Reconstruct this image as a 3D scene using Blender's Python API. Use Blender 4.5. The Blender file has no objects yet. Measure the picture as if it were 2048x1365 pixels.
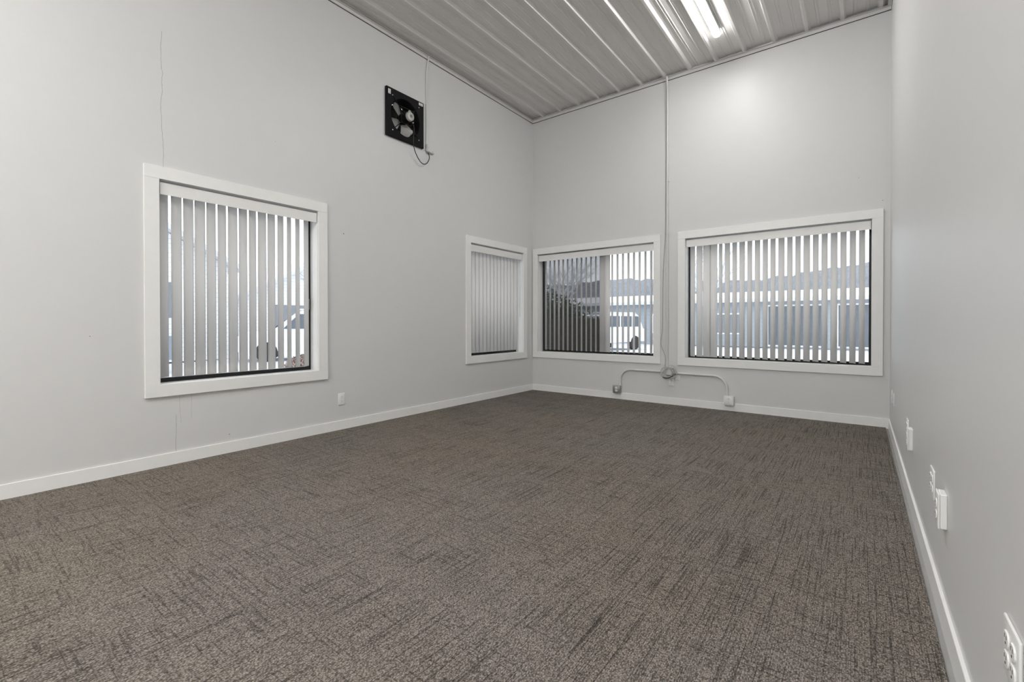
import bpy, bmesh, math, random
from mathutils import Vector, Matrix, noise

sc = bpy.context.scene
C = sc.collection
PI = math.pi
R = math.radians

# ------------------------------------------------------------------ camera
CX, CY, CZ = 4.0114, -5.8188, 1.04
F_PX, CY_PX = 916.33, 651.46
yaw, pitch, roll = 0.64888, -0.007129, -0.000844
fwd = Vector((-math.sin(yaw)*math.cos(pitch), math.cos(yaw)*math.cos(pitch), math.sin(pitch)))
right = Vector((math.cos(yaw), math.sin(yaw), 0))
up = right.cross(fwd)
r2 = right*math.cos(roll) + up*math.sin(roll)
u2 = -right*math.sin(roll) + up*math.cos(roll)
cam = bpy.data.cameras.new('camera')
cam.sensor_width = 36; cam.sensor_fit = 'HORIZONTAL'
cam.lens = F_PX*36/2048
cam.shift_y = (CY_PX - 682.5)/2048
cam.clip_start = 0.02; cam.clip_end = 400
camo = bpy.data.objects.new('camera', cam)
m = Matrix.Identity(4)
for i in range(3):
    m[i][0] = r2[i]; m[i][1] = u2[i]; m[i][2] = -fwd[i]
m.translation = Vector((CX, CY, CZ))
camo.matrix_world = m
C.objects.link(camo); sc.camera = camo

# ------------------------------------------------------------------ light and exposure
sc.view_settings.view_transform = 'Standard'
sc.view_settings.look = 'None'
sc.view_settings.gamma = 1
sc.view_settings.use_curve_mapping = False
sc.view_settings.exposure = 0.0
TUBE_STRENGTH = 64.0      # the tube over the back half of the room
TUBE_STRENGTH_FILL = 158.0  # brighter unseen tubes added behind the camera to flatten the light
SKY_STRENGTH = 2.4

world = bpy.data.worlds.new('overcast'); sc.world = world
world.use_nodes = True
wn = world.node_tree; wn.nodes.clear()
wo = wn.nodes.new('ShaderNodeOutputWorld'); wb = wn.nodes.new('ShaderNodeBackground')
wt = wn.nodes.new('ShaderNodeTexCoord'); ws = wn.nodes.new('ShaderNodeSeparateXYZ'); wr = wn.nodes.new('ShaderNodeValToRGB')
wn.links.new(wt.outputs['Generated'], ws.inputs[0]); wn.links.new(ws.outputs['Z'], wr.inputs[0])
wr.color_ramp.elements[0].position = 0.0; wr.color_ramp.elements[0].color = (.90, .94, 1.0, 1)
wr.color_ramp.elements[1].position = 0.6; wr.color_ramp.elements[1].color = (.97, .985, 1.0, 1)
wn.links.new(wr.outputs[0], wb.inputs['Color']); wb.inputs['Strength'].default_value = SKY_STRENGTH
wn.links.new(wb.outputs[0], wo.inputs[0])

# ------------------------------------------------------------------ room numbers
W, H = 4.25, 4.096          # inner width, height of the wall up to the ceiling angle
YB = -10.5                   # wall behind the camera
WT = 0.16                   # wall thickness
PAN = H + 0.062             # height of the ceiling sheet pan

# ------------------------------------------------------------------ materials
def srgb(r, g, b):
    f = lambda c: (c/255/12.92 if c/255 <= .04045 else ((c/255+.055)/1.055)**2.4)
    return (f(r), f(g), f(b), 1)

class NT:
    def __init__(s, name):
        s.m = bpy.data.materials.new(name); s.m.use_nodes = True
        s.t = s.m.node_tree; s.t.nodes.clear()
        s.out = s.t.nodes.new('ShaderNodeOutputMaterial')
    def n(s, kind, **kw):
        nd = s.t.nodes.new(kind)
        ins = kw.pop('ins', {})
        for k, v in kw.items(): setattr(nd, k, v)
        for k, v in ins.items():
            if hasattr(v, 'default_value') or isinstance(v, bpy.types.NodeSocket): s.t.links.new(v, nd.inputs[k])
            else: nd.inputs[k].default_value = v
        return nd
    def math(s, op, a, b=None, c=None, clamp=False):
        ins = {0: a}
        if b is not None: ins[1] = b
        if c is not None: ins[2] = c
        return s.n('ShaderNodeMath', operation=op, use_clamp=clamp, ins=ins).outputs[0]
    def mix(s, fac, a, b, mode='MIX'):
        nd = s.n('ShaderNodeMix', data_type='RGBA', blend_type=mode)
        for i, v in ((0, fac), (6, a), (7, b)):
            if isinstance(v, bpy.types.NodeSocket): s.t.links.new(v, nd.inputs[i])
            else: nd.inputs[i].default_value = v
        return nd.outputs[2]
    def ramp(s, fac, p0, p1, c0=(0, 0, 0, 1), c1=(1, 1, 1, 1)):
        nd = s.n('ShaderNodeValToRGB', ins={0: fac}); e = nd.color_ramp.elements
        e[0].position = p0; e[1].position = p1; e[0].color = c0; e[1].color = c1
        return nd.outputs[0]
    def coord(s): return s.n('ShaderNodeTexCoord').outputs['Object']
    def scaled(s, v, x, y, z):
        return s.n('ShaderNodeVectorMath', operation='MULTIPLY', ins={0: v, 1: (x, y, z)}).outputs[0]
    def noise(s, v, scale, detail=2, rough=.5):
        return s.n('ShaderNodeTexNoise', ins={'Vector': v, 'Scale': scale, 'Detail': detail, 'Roughness': rough}).outputs['Fac']
    def pbr(s, color, rough=.5, metal=0., spec=.5, normal=None, **ins):
        b = s.n('ShaderNodeBsdfPrincipled')
        for k, v in {'Base Color': color, 'Roughness': rough, 'Metallic': metal, 'Specular IOR Level': spec, **ins}.items():
            if isinstance(v, bpy.types.NodeSocket): s.t.links.new(v, b.inputs[k])
            else: b.inputs[k].default_value = v
        if normal is not None: s.t.links.new(normal, b.inputs['Normal'])
        s.t.links.new(b.outputs[0], s.out.inputs[0]); return b
    def bump(s, h, strength=.3, dist=.001):
        return s.n('ShaderNodeBump', ins={'Height': h, 'Strength': strength, 'Distance': dist}).outputs[0]

def simple(name, col, rough=.5, metal=0., spec=.5, var=.06, vscale=6., bump=0., bscale=200.):
    t = NT(name); P = t.coord()
    nz = t.noise(P, vscale, 3)
    k = t.math('MULTIPLY_ADD', nz, 2*var, 1-var)
    c = t.mix(1.0, col, t.n('ShaderNodeCombineXYZ', ins={0: k, 1: k, 2: k}).outputs[0], 'MULTIPLY')
    nrm = t.bump(t.noise(P, bscale, 2), bump, .001) if bump else None
    t.pbr(c, rough, metal, spec, nrm)
    return t.m

def wall_mat(name, kind):
    t = NT(name); P = t.coord()
    base = (.70, .70, .693, 1)
    big = t.noise(P, .9, 3)
    k = t.math('MULTIPLY_ADD', big, .05, .975)
    fine = t.noise(P, 9, 4)
    k = t.math('MULTIPLY', k, t.math('MULTIPLY_ADD', fine, .03, .985))
    sep = t.n('ShaderNodeSeparateXYZ', ins={0: P}); X, Y, Z = sep.outputs
    dark = None
    def add(mask):
        nonlocal dark
        dark = mask if dark is None else t.math('MAXIMUM', dark, mask)
    def below(a, lim): return t.math('LESS_THAN', a, lim)
    def spot(u, v, u0, v0, rad):
        du = t.math('SUBTRACT', u, u0); dv = t.math('SUBTRACT', v, v0)
        d = t.math('SQRT', t.math('ADD', t.math('MULTIPLY', du, du), t.math('MULTIPLY', dv, dv)))
        add(t.math('MULTIPLY', below(d, rad), .8))
    if kind == 'left':
        def crack(y0, z0, z1, wob, amt, seed):
            zz = t.n('ShaderNodeCombineXYZ', ins={0: seed, 1: seed*2, 2: Z}).outputs[0]
            w1 = t.math('MULTIPLY_ADD', t.noise(zz, 4.0, 5, .6), wob, y0 - wob*.5)
            d = t.math('ABSOLUTE', t.math('SUBTRACT', Y, w1))
            wid = t.math('MULTIPLY_ADD', t.noise(zz, 30, 2), .0022, .0002)
            on = t.math('LESS_THAN', d, wid)
            rng = t.math('MULTIPLY', t.math('GREATER_THAN', Z, z0), t.math('LESS_THAN', Z, z1))
            add(t.math('MULTIPLY', t.math('MULTIPLY', on, rng), amt))
        crack(-4.702, 2.12, 3.14, .05, .55, 1.3)
        crack(-4.628, .08, .36, .03, .5, 4.1)
        crack(-4.60, .30, .50, .05, .28, 6.4)
        crack(-4.53, .32, .5, .01, .25, 8.2)
        for (y0, z0, r_) in ((-2.135, 3.08, .004), (-2.07, 3.045, .005), (-3.245, 1.905, .006), (-5.1, .95, .003), (-4.27, .145, .004), (-3.9, 2.6, .002), (-2.6, 1.2, .003)):
            spot(Y, Z, y0, z0, r_)
    if kind == 'right':
        for (y0, z0, r_) in ((-3.0, 3.3, .004), (-3.62, 3.05, .004), (-3.7, .9, .002), (-2.2, 3.0, .005), (-2.9, 1.9, .003)):
            spot(Y, Z, y0, z0, r_)
    if kind == 'back':
        for (x0, z0, r_) in ((4.0, 2.5, .003), (4.19, 2.24, .004), (1.2, 3.1, .002), (2.7, 2.9, .002)):
            spot(X, Z, x0, z0, r_)
    c = t.mix(1.0, base, t.n('ShaderNodeCombineXYZ', ins={0: k, 1: k, 2: k}).outputs[0], 'MULTIPLY')
    if dark is not None: c = t.mix(dark, c, (.09, .085, .075, 1))
    b1 = t.noise(P, 260, 3); b2 = t.noise(P, 5, 3)
    h = t.math('MULTIPLY_ADD', b2, 4.0, b1)
    t.pbr(c, .42, 0, .42, t.bump(h, .12, .0006))
    return t.m

def carpet_mat():
    t = NT('loop_pile_carpet'); P = t.coord()
    sep = t.n('ShaderNodeSeparateXYZ', ins={0: P}); X, Y, Z = sep.outputs
    warp = t.n('ShaderNodeTexNoise', ins={'Vector': P, 'Scale': 40.0, 'Detail': 2.0})
    Pw = t.n('ShaderNodeVectorMath', operation='MULTIPLY_ADD', ins={0: warp.outputs['Color'], 1: (.004, .004, 0), 2: P}).outputs[0]
    # yarn loops
    vo = t.n('ShaderNodeTexVoronoi', feature='F1', ins={'Vector': t.scaled(Pw, 1.25, .8, 1), 'Scale': 190.0, 'Randomness': .8})
    dist = vo.outputs['Distance']; vcol = t.n('ShaderNodeSeparateXYZ', ins={0: vo.outputs['Color']}).outputs[0]
    loop = t.ramp(dist, .15, .75, (1, 1, 1, 1), (.26, .26, .26, 1))
    # row lines running along the room
    row = t.math('SINE', t.math('MULTIPLY', t.n('ShaderNodeSeparateXYZ', ins={0: Pw}).outputs[0], 2*PI/.0068))
    rown = t.math('MULTIPLY_ADD', row, .09, .93)
    # long dark grooves along the room (Y)
    s1 = t.noise(t.scaled(P, 150, 2.4, 1), 1.0, 1.2, .5)
    m1 = t.noise(t.scaled(P, 1.6, 1.1, 1), 1.0, 2)
    g1 = t.ramp(t.math('MULTIPLY_ADD', m1, .22, t.math('SUBTRACT', s1, .11)), .575, .64)
    # shorter soft marks across the room (X)
    s2 = t.noise(t.scaled(P, 4.0, 85, 1), 1.0, 1.2, .5)
    m2 = t.noise(t.scaled(P, 1.3, 2.1, 3), 1.0, 2)
    g2 = t.ramp(t.math('MULTIPLY_ADD', m2, .30, t.math('SUBTRACT', s2, .15)), .59, .67)
    # second family of fine grooves along Y, short
    s3 = t.noise(t.scaled(P, 200, 5, 5), 1.0, 1, .5)
    g3 = t.ramp(s3, .58, .66)
    # tile seams
    def seam(v, off, pitch):
        f = t.math('FRACT', t.math('DIVIDE', t.math('SUBTRACT', v, off), pitch))
        d = t.math('MULTIPLY', t.math('MINIMUM', f, t.math('SUBTRACT', 1.0, f)), pitch)
        return t.math('LESS_THAN', d, .0016)
    vis = t.ramp(t.noise(P, 2.3, 2), .45, .6)
    sm = t.math('MULTIPLY', t.math('MAXIMUM', seam(Y, -3.992, 1.0), seam(X, .08, 1.0)), vis)
    # scuffed groove near the camera
    a = t.math('ABSOLUTE', t.math('SUBTRACT', X, 3.291)); b = t.math('ABSOLUTE', t.math('ADD', Y, 4.46))
    sc1 = t.math('MULTIPLY', t.math('LESS_THAN', a, .004), t.math('LESS_THAN', b, .11))
    k = t.math('MULTIPLY', loop, rown)
    k = t.math('MULTIPLY', k, t.math('MULTIPLY_ADD', vcol, .56, .86))
    k = t.math('MULTIPLY', k, t.math('SUBTRACT', 1.0, t.math('MULTIPLY', g1, .42)))
    k = t.math('MULTIPLY', k, t.math('SUBTRACT', 1.0, t.math('MULTIPLY', g2, .32)))
    k = t.math('MULTIPLY', k, t.math('SUBTRACT', 1.0, t.math('MULTIPLY', g3, .20)))
    k = t.math('MULTIPLY', k, t.math('SUBTRACT', 1.0, t.math('MULTIPLY', sm, .45)))
    k = t.math('MULTIPLY', k, t.math('SUBTRACT', 1.0, t.math('MULTIPLY', sc1, .55)))
    tint = t.mix(t.ramp(t.noise(t.scaled(P, .55, .55, 1), 1.0, 2), .38, .62), (.345, .302, .252, 1), (.340, .304, .270, 1))
    c = t.mix(1.0, tint, t.n('ShaderNodeCombineXYZ', ins={0: k, 1: k, 2: k}).outputs[0], 'MULTIPLY')
    hgt = t.math('SUBTRACT', loop, t.math('ADD', t.math('MULTIPLY', g1, .6), t.math('MULTIPLY', g2, .4)))
    t.pbr(c, .95, 0, .1, t.bump(hgt, .7, .003))
    return t.m

def blind_mat():
    t = NT('vinyl_slat'); P = t.coord()
    d = t.n('ShaderNodeBsdfPrincipled', ins={'Base Color': (.87, .86, .845, 1), 'Roughness': .45})
    tr = t.n('ShaderNodeBsdfTranslucent', ins={'Color': (.88, .86, .84, 1)})
    mx = t.n('ShaderNodeMixShader', ins={0: .60, 1: d.outputs[0], 2: tr.outputs[0]})
    nz = t.noise(t.scaled(P, 60, 60, .6), 1.0, 2)
    t.t.links.new(t.bump(nz, .08, .0005), d.inputs['Normal'])
    t.t.links.new(mx.outputs[0], t.out.inputs[0]); return t.m

def glass_mat():
    t = NT('window_glass')
    fr = t.n('ShaderNodeFresnel', ins={'IOR': 1.45})
    tr = t.n('ShaderNodeBsdfTransparent', ins={'Color': (.94, .96, .97, 1)})
    gl = t.n('ShaderNodeBsdfGlossy', ins={'Roughness': .02, 'Color': (1, 1, 1, 1)})
    mx = t.n('ShaderNodeMixShader', ins={0: fr.outputs[0], 1: tr.outputs[0], 2: gl.outputs[0]})
    t.t.links.new(mx.outputs[0], t.out.inputs[0]); return t.m

def screen_mat():
    t = NT('insect_screen_mesh')
    tr = t.n('ShaderNodeBsdfTransparent'); df = t.n('ShaderNodeBsdfDiffuse', ins={'Color': (.10, .105, .11, 1)})
    mx = t.n('ShaderNodeMixShader', ins={0: .52, 1: tr.outputs[0], 2: df.outputs[0]})
    t.t.links.new(mx.outputs[0], t.out.inputs[0]); return t.m

def emit_mat(strength, name):
    t = NT(name)
    e = t.n('ShaderNodeEmission', ins={'Color': (1, .993, .978, 1), 'Strength': strength})
    t.t.links.new(e.outputs[0], t.out.inputs[0]); return t.m

def siding_mat(name, col, pitch=.16):
    t = NT(name); P = t.coord(); Z = t.n('ShaderNodeSeparateXYZ', ins={0: P}).outputs[2]
    f = t.math('FRACT', t.math('DIVIDE', Z, pitch))
    line = t.math('LESS_THAN', f, .12)
    c = t.mix(t.math('MULTIPLY', line, .45), col, (.25, .27, .30, 1))
    c = t.mix(t.math('MULTIPLY', t.noise(P, 3, 3), .25), c, (.45, .47, .5, 1))
    t.pbr(c, .7, 0, .3, t.bump(f, .6, .02)); return t.m

M = {
 'wall_left': wall_mat('painted_wall_left', 'left'),
 'wall_back': wall_mat('painted_wall_back', 'back'),
 'wall_right': wall_mat('painted_wall_right', 'right'),
 'trim': simple('white_painted_wood', (.88, .88, .865, 1), .38, 0, .5, .03, 12, .05, 60),
 'carpet': carpet_mat(),
 'slab': simple('grey_concrete', (.36, .36, .35, 1), .8, 0, .3, .12, 8, .3, 60),
 'ceil': simple('painted_steel_sheet', (.70, .685, .67, 1), .33, 0, .6, .02, 2),
 'ceiltrim': simple('painted_steel_angle', (.68, .67, .655, 1), .4, 0, .5, .03, 4),
 'black': simple('black_anodised_frame', (.012, .012, .013, 1), .4, 0, .4, .1, 10),
 'valance': simple('white_vinyl_valance', (.84, .835, .82, 1), .4, 0, .5, .02, 10),
 'slat': blind_mat(),
 'glass': glass_mat(), 'screen': screen_mat(),
 'clear': simple('clear_plastic_wand', (.55, .56, .58, 1), .25, 0, .6, .03, 10),
 'plastic': simple('white_plastic', (.86, .86, .845, 1), .32, 0, .5, .02, 20),
 'slot_and_shade': simple('dark_slot_and_shade', (.02, .02, .02, 1), .7, 0, .2, .1, 20),  # socket slots, and the painted shadow line below the ceiling angle
 'painted_metal': simple('painted_conduit', (.70, .70, .685, 1), .42, 0, .5, .04, 20),
 'galv': simple('galvanised_steel', (.42, .42, .41, 1), .4, .75, .5, .15, 40),
 'screw': simple('steel_screw', (.7, .7, .68, 1), .3, .8, .5, .05, 40),
 'fanblack': simple('black_fan_paint', (.007, .007, .0075, 1), .55, 0, .16, .15, 8),
 'fandark': simple('dark_fan_plastic', (.05, .05, .052, 1), .45, 0, .4, .15, 12),
 'blade': simple('pressed_aluminium_blade', (.74, .73, .71, 1), .42, .35, .6, .12, 30, .4, 120),
 'motor': simple('grey_motor_cap', (.50, .49, .47, 1), .42, .2, .5, .08, 30),
 'motorcore': simple('motor_label_core', (.16, .16, .155, 1), .5, .2, .5, .1, 60),
 'sticker': simple('paper_sticker', (.78, .78, .75, 1), .6, 0, .3, .03, 20),
 'ink': simple('black_ink', (.03, .03, .03, 1), .7, 0, .2, .05, 20),
 'rubber': simple('black_rubber_cord', (.015, .015, .015, 1), .45, 0, .4, .1, 30),
 'cable': simple('grey_cable', (.50, .495, .48, 1), .5, 0, .4, .08, 40),
 'wire': simple('thin_grey_wire', (.26, .26, .25, 1), .5, 0, .4, .08, 40),
 'mesh': simple('white_louvre', (.82, .82, .80, 1), .5, 0, .3, .05, 10),
 'emit': emit_mat(TUBE_STRENGTH, 'lit_diffuser'), 'emit_fill': emit_mat(TUBE_STRENGTH_FILL, 'lit_diffuser_fill'),
 'snow': simple('snow', (.66, .68, .72, 1), .9, 0, .2, .05, 1.5, .6, 3),
 'housewhite': siding_mat('white_lap_siding', (.86, .87, .88, 1)),
 'housegrey': siding_mat('pale_blue_siding', (.33, .37, .41, 1), .22),
 'housedark': siding_mat('dark_siding', (.20, .21, .22, 1), .2),
 'pane': simple('dark_house_pane', (.12, .14, .17, 1), .2, 0, .6, .2, 2),
 'panel': simple('grey_garage_panel', (.22, .24, .27, 1), .5, 0, .4, .1, 2),
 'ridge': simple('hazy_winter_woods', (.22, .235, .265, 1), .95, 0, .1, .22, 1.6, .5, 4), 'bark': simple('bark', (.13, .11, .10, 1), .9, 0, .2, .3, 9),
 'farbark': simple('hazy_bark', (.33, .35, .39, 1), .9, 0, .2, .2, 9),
 'carwhite': simple('white_car_paint', (.80, .82, .85, 1), .3, 0, .5, .04, 3),
 'cargrey': simple('blue_grey_car_paint', (.25, .29, .35, 1), .3, 0, .5, .04, 3),
 'tyre': simple('tyre_rubber', (.03, .03, .03, 1), .8, 0, .3, .1, 10),
 'leaf': simple('russet_leaves', (.34, .25, .23, 1), .8, 0, .2, .35, 8),
 'evergreen': simple('evergreen_foliage', (.045, .06, .035, 1), .8, 0, .2, .35, 6),
 'fence': simple('weathered_brown_boards', (.052, .040, .030, 1), .8, 0, .2, .3, 6, .3, 40),
 'metal': simple('dull_grey_metal', (.3, .31, .33, 1), .5, .4, .4, .1, 8),
}

# ------------------------------------------------------------------ mesh helpers
class MB:
    def __init__(s): s.b = bmesh.new()
    def box(s, x0, x1, y0, y1, z0, z1, bev=0, seg=2):
        n0 = len(s.b.verts)
        bb = bmesh.new()
        r = bmesh.ops.create_cube(bb, size=1)
        for v in bb.verts:
            v.co = Vector(((x0+x1)/2 + v.co.x*(x1-x0), (y0+y1)/2 + v.co.y*(y1-y0), (z0+z1)/2 + v.co.z*(z1-z0)))
        if bev: bmesh.ops.bevel(bb, geom=bb.edges[:], offset=bev, segments=seg, affect='EDGES', profile=.5)
        s.join(bb); return s
    def join(s, bb, mat=None):
        if mat is not None: bb.transform(mat)
        me = bpy.data.meshes.new('t'); bb.to_mesh(me); bb.free(); s.b.from_mesh(me); bpy.data.meshes.remove(me); return s
    def cyl(s, p0, p1, r, r1=None, seg=20, cap=True):
        p0, p1 = Vector(p0), Vector(p1); d = p1-p0
        bb = bmesh.new()
        bmesh.ops.create_cone(bb, cap_ends=cap, segments=seg, radius1=r, radius2=r if r1 is None else r1, depth=d.length)
        q = d.to_track_quat('Z', 'Y').to_matrix().to_4x4(); q.translation = (p0+p1)/2
        return s.join(bb, q)
    def sphere(s, c, r, sx=1, sy=1, sz=1, sub=2):
        bb = bmesh.new(); bmesh.ops.create_icosphere(bb, subdivisions=sub, radius=r)
        for v in bb.verts: v.co = Vector((v.co.x*sx, v.co.y*sy, v.co.z*sz)) + Vector(c)
        return s.join(bb)
    def tube(s, pts, r, seg=10, smooth=0, cap=True):
        P = [Vector(p) for p in pts]
        for _ in range(smooth):
            Q = [P[0]]
            for a, b in zip(P, P[1:]): Q += [a*.75+b*.25, a*.25+b*.75]
            P = Q + [P[-1]]
        rr = r if callable(r) else (lambda u: r)
        prev = None; rings = []
        for i, p in enumerate(P):
            t = (P[min(i+1, len(P)-1)] - P[max(i-1, 0)]).normalized()
            if prev is None:
                a = Vector((0, 0, 1)) if abs(t.z) < .9 else Vector((1, 0, 0)); n = (a - t*a.dot(t)).normalized()
            else: n = (prev - t*prev.dot(t)).normalized()
            prev = n; bn = t.cross(n); rad = rr(i/max(1, len(P)-1))
            rings.append([s.b.verts.new(p + (n*math.cos(2*PI*k/seg) + bn*math.sin(2*PI*k/seg))*rad) for k in range(seg)])
        for A, B in zip(rings, rings[1:]):
            for k in range(seg): s.b.faces.new((A[k], A[(k+1) % seg], B[(k+1) % seg], B[k]))
        if cap:
            s.b.faces.new(list(reversed(rings[0]))); s.b.faces.new(rings[-1])
        return s
    def poly(s, pts, y0=None, y1=None, axis=1):
        """prism: pts 2D in the plane across axis, extruded y0..y1"""
        def mk(a, b, w):
            return Vector((w, a, b)) if axis == 0 else (Vector((a, w, b)) if axis == 1 else Vector((a, b, w)))
        A = [s.b.verts.new(mk(a, b, y0)) for a, b in pts]; B = [s.b.verts.new(mk(a, b, y1)) for a, b in pts]
        n = len(pts)
        for i in range(n): s.b.faces.new((A[i], A[(i+1) % n], B[(i+1) % n], B[i]))
        s.b.faces.new(A[::-1]); s.b.faces.new(B); return s
    def build(s, name, mat, parent=None, smooth=False, origin=None, **props):
        bmesh.ops.recalc_face_normals(s.b, faces=s.b.faces[:])
        if smooth:
            for f in s.b.faces: f.smooth = True
            for e in s.b.edges:
                if len(e.link_faces) == 2 and e.calc_face_angle(0) > R(40): e.smooth = False
        me = bpy.data.meshes.new(name)
        if origin is not None:
            o3 = Vector(origin)
            for v in s.b.verts: v.co -= o3
        s.b.to_mesh(me); s.b.free()
        o = bpy.data.objects.new(name, me); C.objects.link(o)
        if mat: me.materials.append(M[mat] if isinstance(mat, str) else mat)
        if parent: o.parent = parent
        if origin is not None: o.location = origin
        for k, v in props.items(): o[k] = v
        return o

def empty(name, loc, rz=0, label=None, cat=None, group=None, kind=None):
    o = bpy.data.objects.new(name, None); C.objects.link(o)
    o.location = loc; o.rotation_euler = (0, 0, rz); o.empty_display_size = .05
    if label: o['label'] = label
    if cat: o['category'] = cat
    if group: o['group'] = group
    if kind: o['kind'] = kind
    return o
def tag(o, label, cat, group=None):
    o['label'] = label; o['category'] = cat
    if group: o['group'] = group
    return o
def copy_tree(o, parent=None):
    c = o.copy(); C.objects.link(c); c.parent = parent
    for ch in [x for x in bpy.data.objects if x.parent is o]: copy_tree(ch, c)
    return c

# ------------------------------------------------------------------ walls with openings
Z0, Z1 = .593, 2.070        # window openings
WIN_L = [(-4.7265, -3.5155), (-1.4235, -.264)]          # y ranges on the left wall
WIN_B = [(.100, 1.896), (2.293, 4.108)]                 # x ranges on the back wall
FANC = (-2.4965, 3.285)
ZT = PAN + .05
def wall(name, axis, lo, hi, holes, plane0, plane1, mat):
    us = sorted({lo, hi, *[h[0] for h in holes], *[h[1] for h in holes]})
    zs = sorted({-.02, ZT, *[h[2] for h in holes], *[h[3] for h in holes]})
    b = MB().b; vs = {}
    def V(u, z, w):
        k = (round(u, 5), round(z, 5), w)
        if k not in vs: vs[k] = b.verts.new((w, u, z) if axis == 0 else (u, w, z))
        return vs[k]
    solid = lambda i, j: 0 <= i < len(us)-1 and 0 <= j < len(zs)-1 and not any(h[0] <= (us[i]+us[i+1])/2 <= h[1] and h[2] <= (zs[j]+zs[j+1])/2 <= h[3] for h in holes)
    for i in range(len(us)-1):
        for j in range(len(zs)-1):
            if not solid(i, j): continue
            a, c, d, e = us[i], us[i+1], zs[j], zs[j+1]
            for w in (plane0, plane1): b.faces.new((V(a, d, w), V(c, d, w), V(c, e, w), V(a, e, w)))
            for (ii, jj, p, q) in ((i-1, j, (a, d), (a, e)), (i+1, j, (c, d), (c, e)), (i, j-1, (a, d), (c, d)), (i, j+1, (a, e), (c, e))):
                if not solid(ii, jj): b.faces.new((V(*p, plane0), V(*q, plane0), V(*q, plane1), V(*p, plane1)))
    mb = MB(); mb.b.free(); mb.b = b
    return mb.build(name, mat, kind='structure')
fo = .205
wall('wall_left', 0, YB, 0, [(a, b, Z0, Z1) for a, b in WIN_L] + [(FANC[0]-fo, FANC[0]+fo, FANC[1]-fo, FANC[1]+fo)], 0, -WT, 'wall_left')
wall('wall_back', 1, -WT, W+WT, [(a, b, Z0, Z1) for a, b in WIN_B], 0, WT, 'wall_back')
wall('wall_right', 0, YB, 0, [], W, W+WT, 'wall_right')
wall('wall_front', 1, -WT, W+WT, [], YB, YB-WT, 'wall_back')

MB().box(-WT, W+WT, YB-WT, WT, -.22, -.012).build('floor_slab', 'slab', kind='structure')
# fitted carpet with a slightly ragged cut edge on the right side
mb = MB(); edge = []
ny = 800
random.seed(3)
for i in range(ny+1):
    y = YB + (0-YB-.002)*i/ny
    edge.append((W-.0115-.018+.0016*noise.noise(Vector((y*30, 0, 0)))+random.uniform(-.0008, .0008), y))
pts = [(0.011, -.011), (0.011, YB+.002)] + [(x, max(YB+.002, min(-.0115, y))) for x, y in edge]
mb.poly(pts, -.012, 0, axis=2)
mb.build('floor', 'carpet', kind='structure')

# baseboards
def board(name, f):
    mb = MB(); f(mb); return mb.build(name, 'trim', kind='structure')
BH = .088
board('baseboard_left', lambda b: b.box(0, .011, YB, 0, -.012, BH, .0015, 1))
board('baseboard_back', lambda b: b.box(.011, W-.011, -.011, 0, -.012, BH, .0015, 1))
board('baseboard_right', lambda b: b.box(W-.011, W, YB, 0, -.012, BH, .0015, 1))
board('baseboard_front', lambda b: b.box(.011, W-.011, YB, YB+.011, -.012, BH, .0015, 1))
# nail heads in the left baseboard
# ------------------------------------------------------------------ ceiling
prof = []
x0 = .207 - .3048
ribs = []
x = -WT
k = 0
px = [(-WT, PAN)]
while x0 + .3048*k < W+WT:
    c = x0 + .3048*k
    for (dx, z) in ((-.030, PAN), (-.012, PAN-.030), (.012, PAN-.030), (.030, PAN)): px.append((c+dx, z))
    for mc in (c+.1016, c+.2032):
        for (dx, z) in ((-.017, PAN), (-.012, PAN-.007), (-.007, PAN-.001), (.007, PAN-.001), (.012, PAN-.007), (.017, PAN)): px.append((mc+dx, z))
    k += 1
px = [p for p in px if -WT <= p[0] <= W+WT]
px.append((W+WT, PAN))
mb = MB()
top = [(p[0], p[1]+.0) for p in px]
mb.poly(px + [(W+WT, PAN+.12), (-WT, PAN+.12)], YB-WT, WT, axis=1)
mb.build('ceiling', 'ceil', kind='structure')
# steel angle along the top of each wall
def angle(name, f):
    mb = MB(); f(mb); mb.build(name, 'ceiltrim', kind='structure')
AT = PAN-.030
angle('trim_1', lambda b: (b.box(0, .030, YB, 0, AT-.003, AT-.0005), b.box(0, .004, YB, 0, H-.002, AT-.002), b.box(0, .010, YB, 0, H-.004, H+.002)))
angle('trim_2', lambda b: (b.box(.03, W-.03, -.030, 0, AT-.003, AT-.0005), b.box(.004, W-.004, -.004, 0, H-.002, AT-.002), b.box(.01, W-.01, -.010, 0, H-.004, H+.002)))
angle('trim_3', lambda b: (b.box(W-.03, W, YB, 0, AT-.003, AT-.0005), b.box(W-.004, W, YB, 0, H-.002, AT-.002)))

# dark strips put in as the gap shadow under the steel angle
for nm, a_ in (('gap_shadow_left', (0, .0015, YB, 0)), ('gap_shadow_back', (.002, W-.002, -.0015, 0)), ('gap_shadow_right', (W-.0015, W, YB, 0))):
    MB().box(a_[0], a_[1], a_[2], a_[3], H-.010, H-.004).build(nm, 'slot_and_shade', kind='structure')
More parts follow.
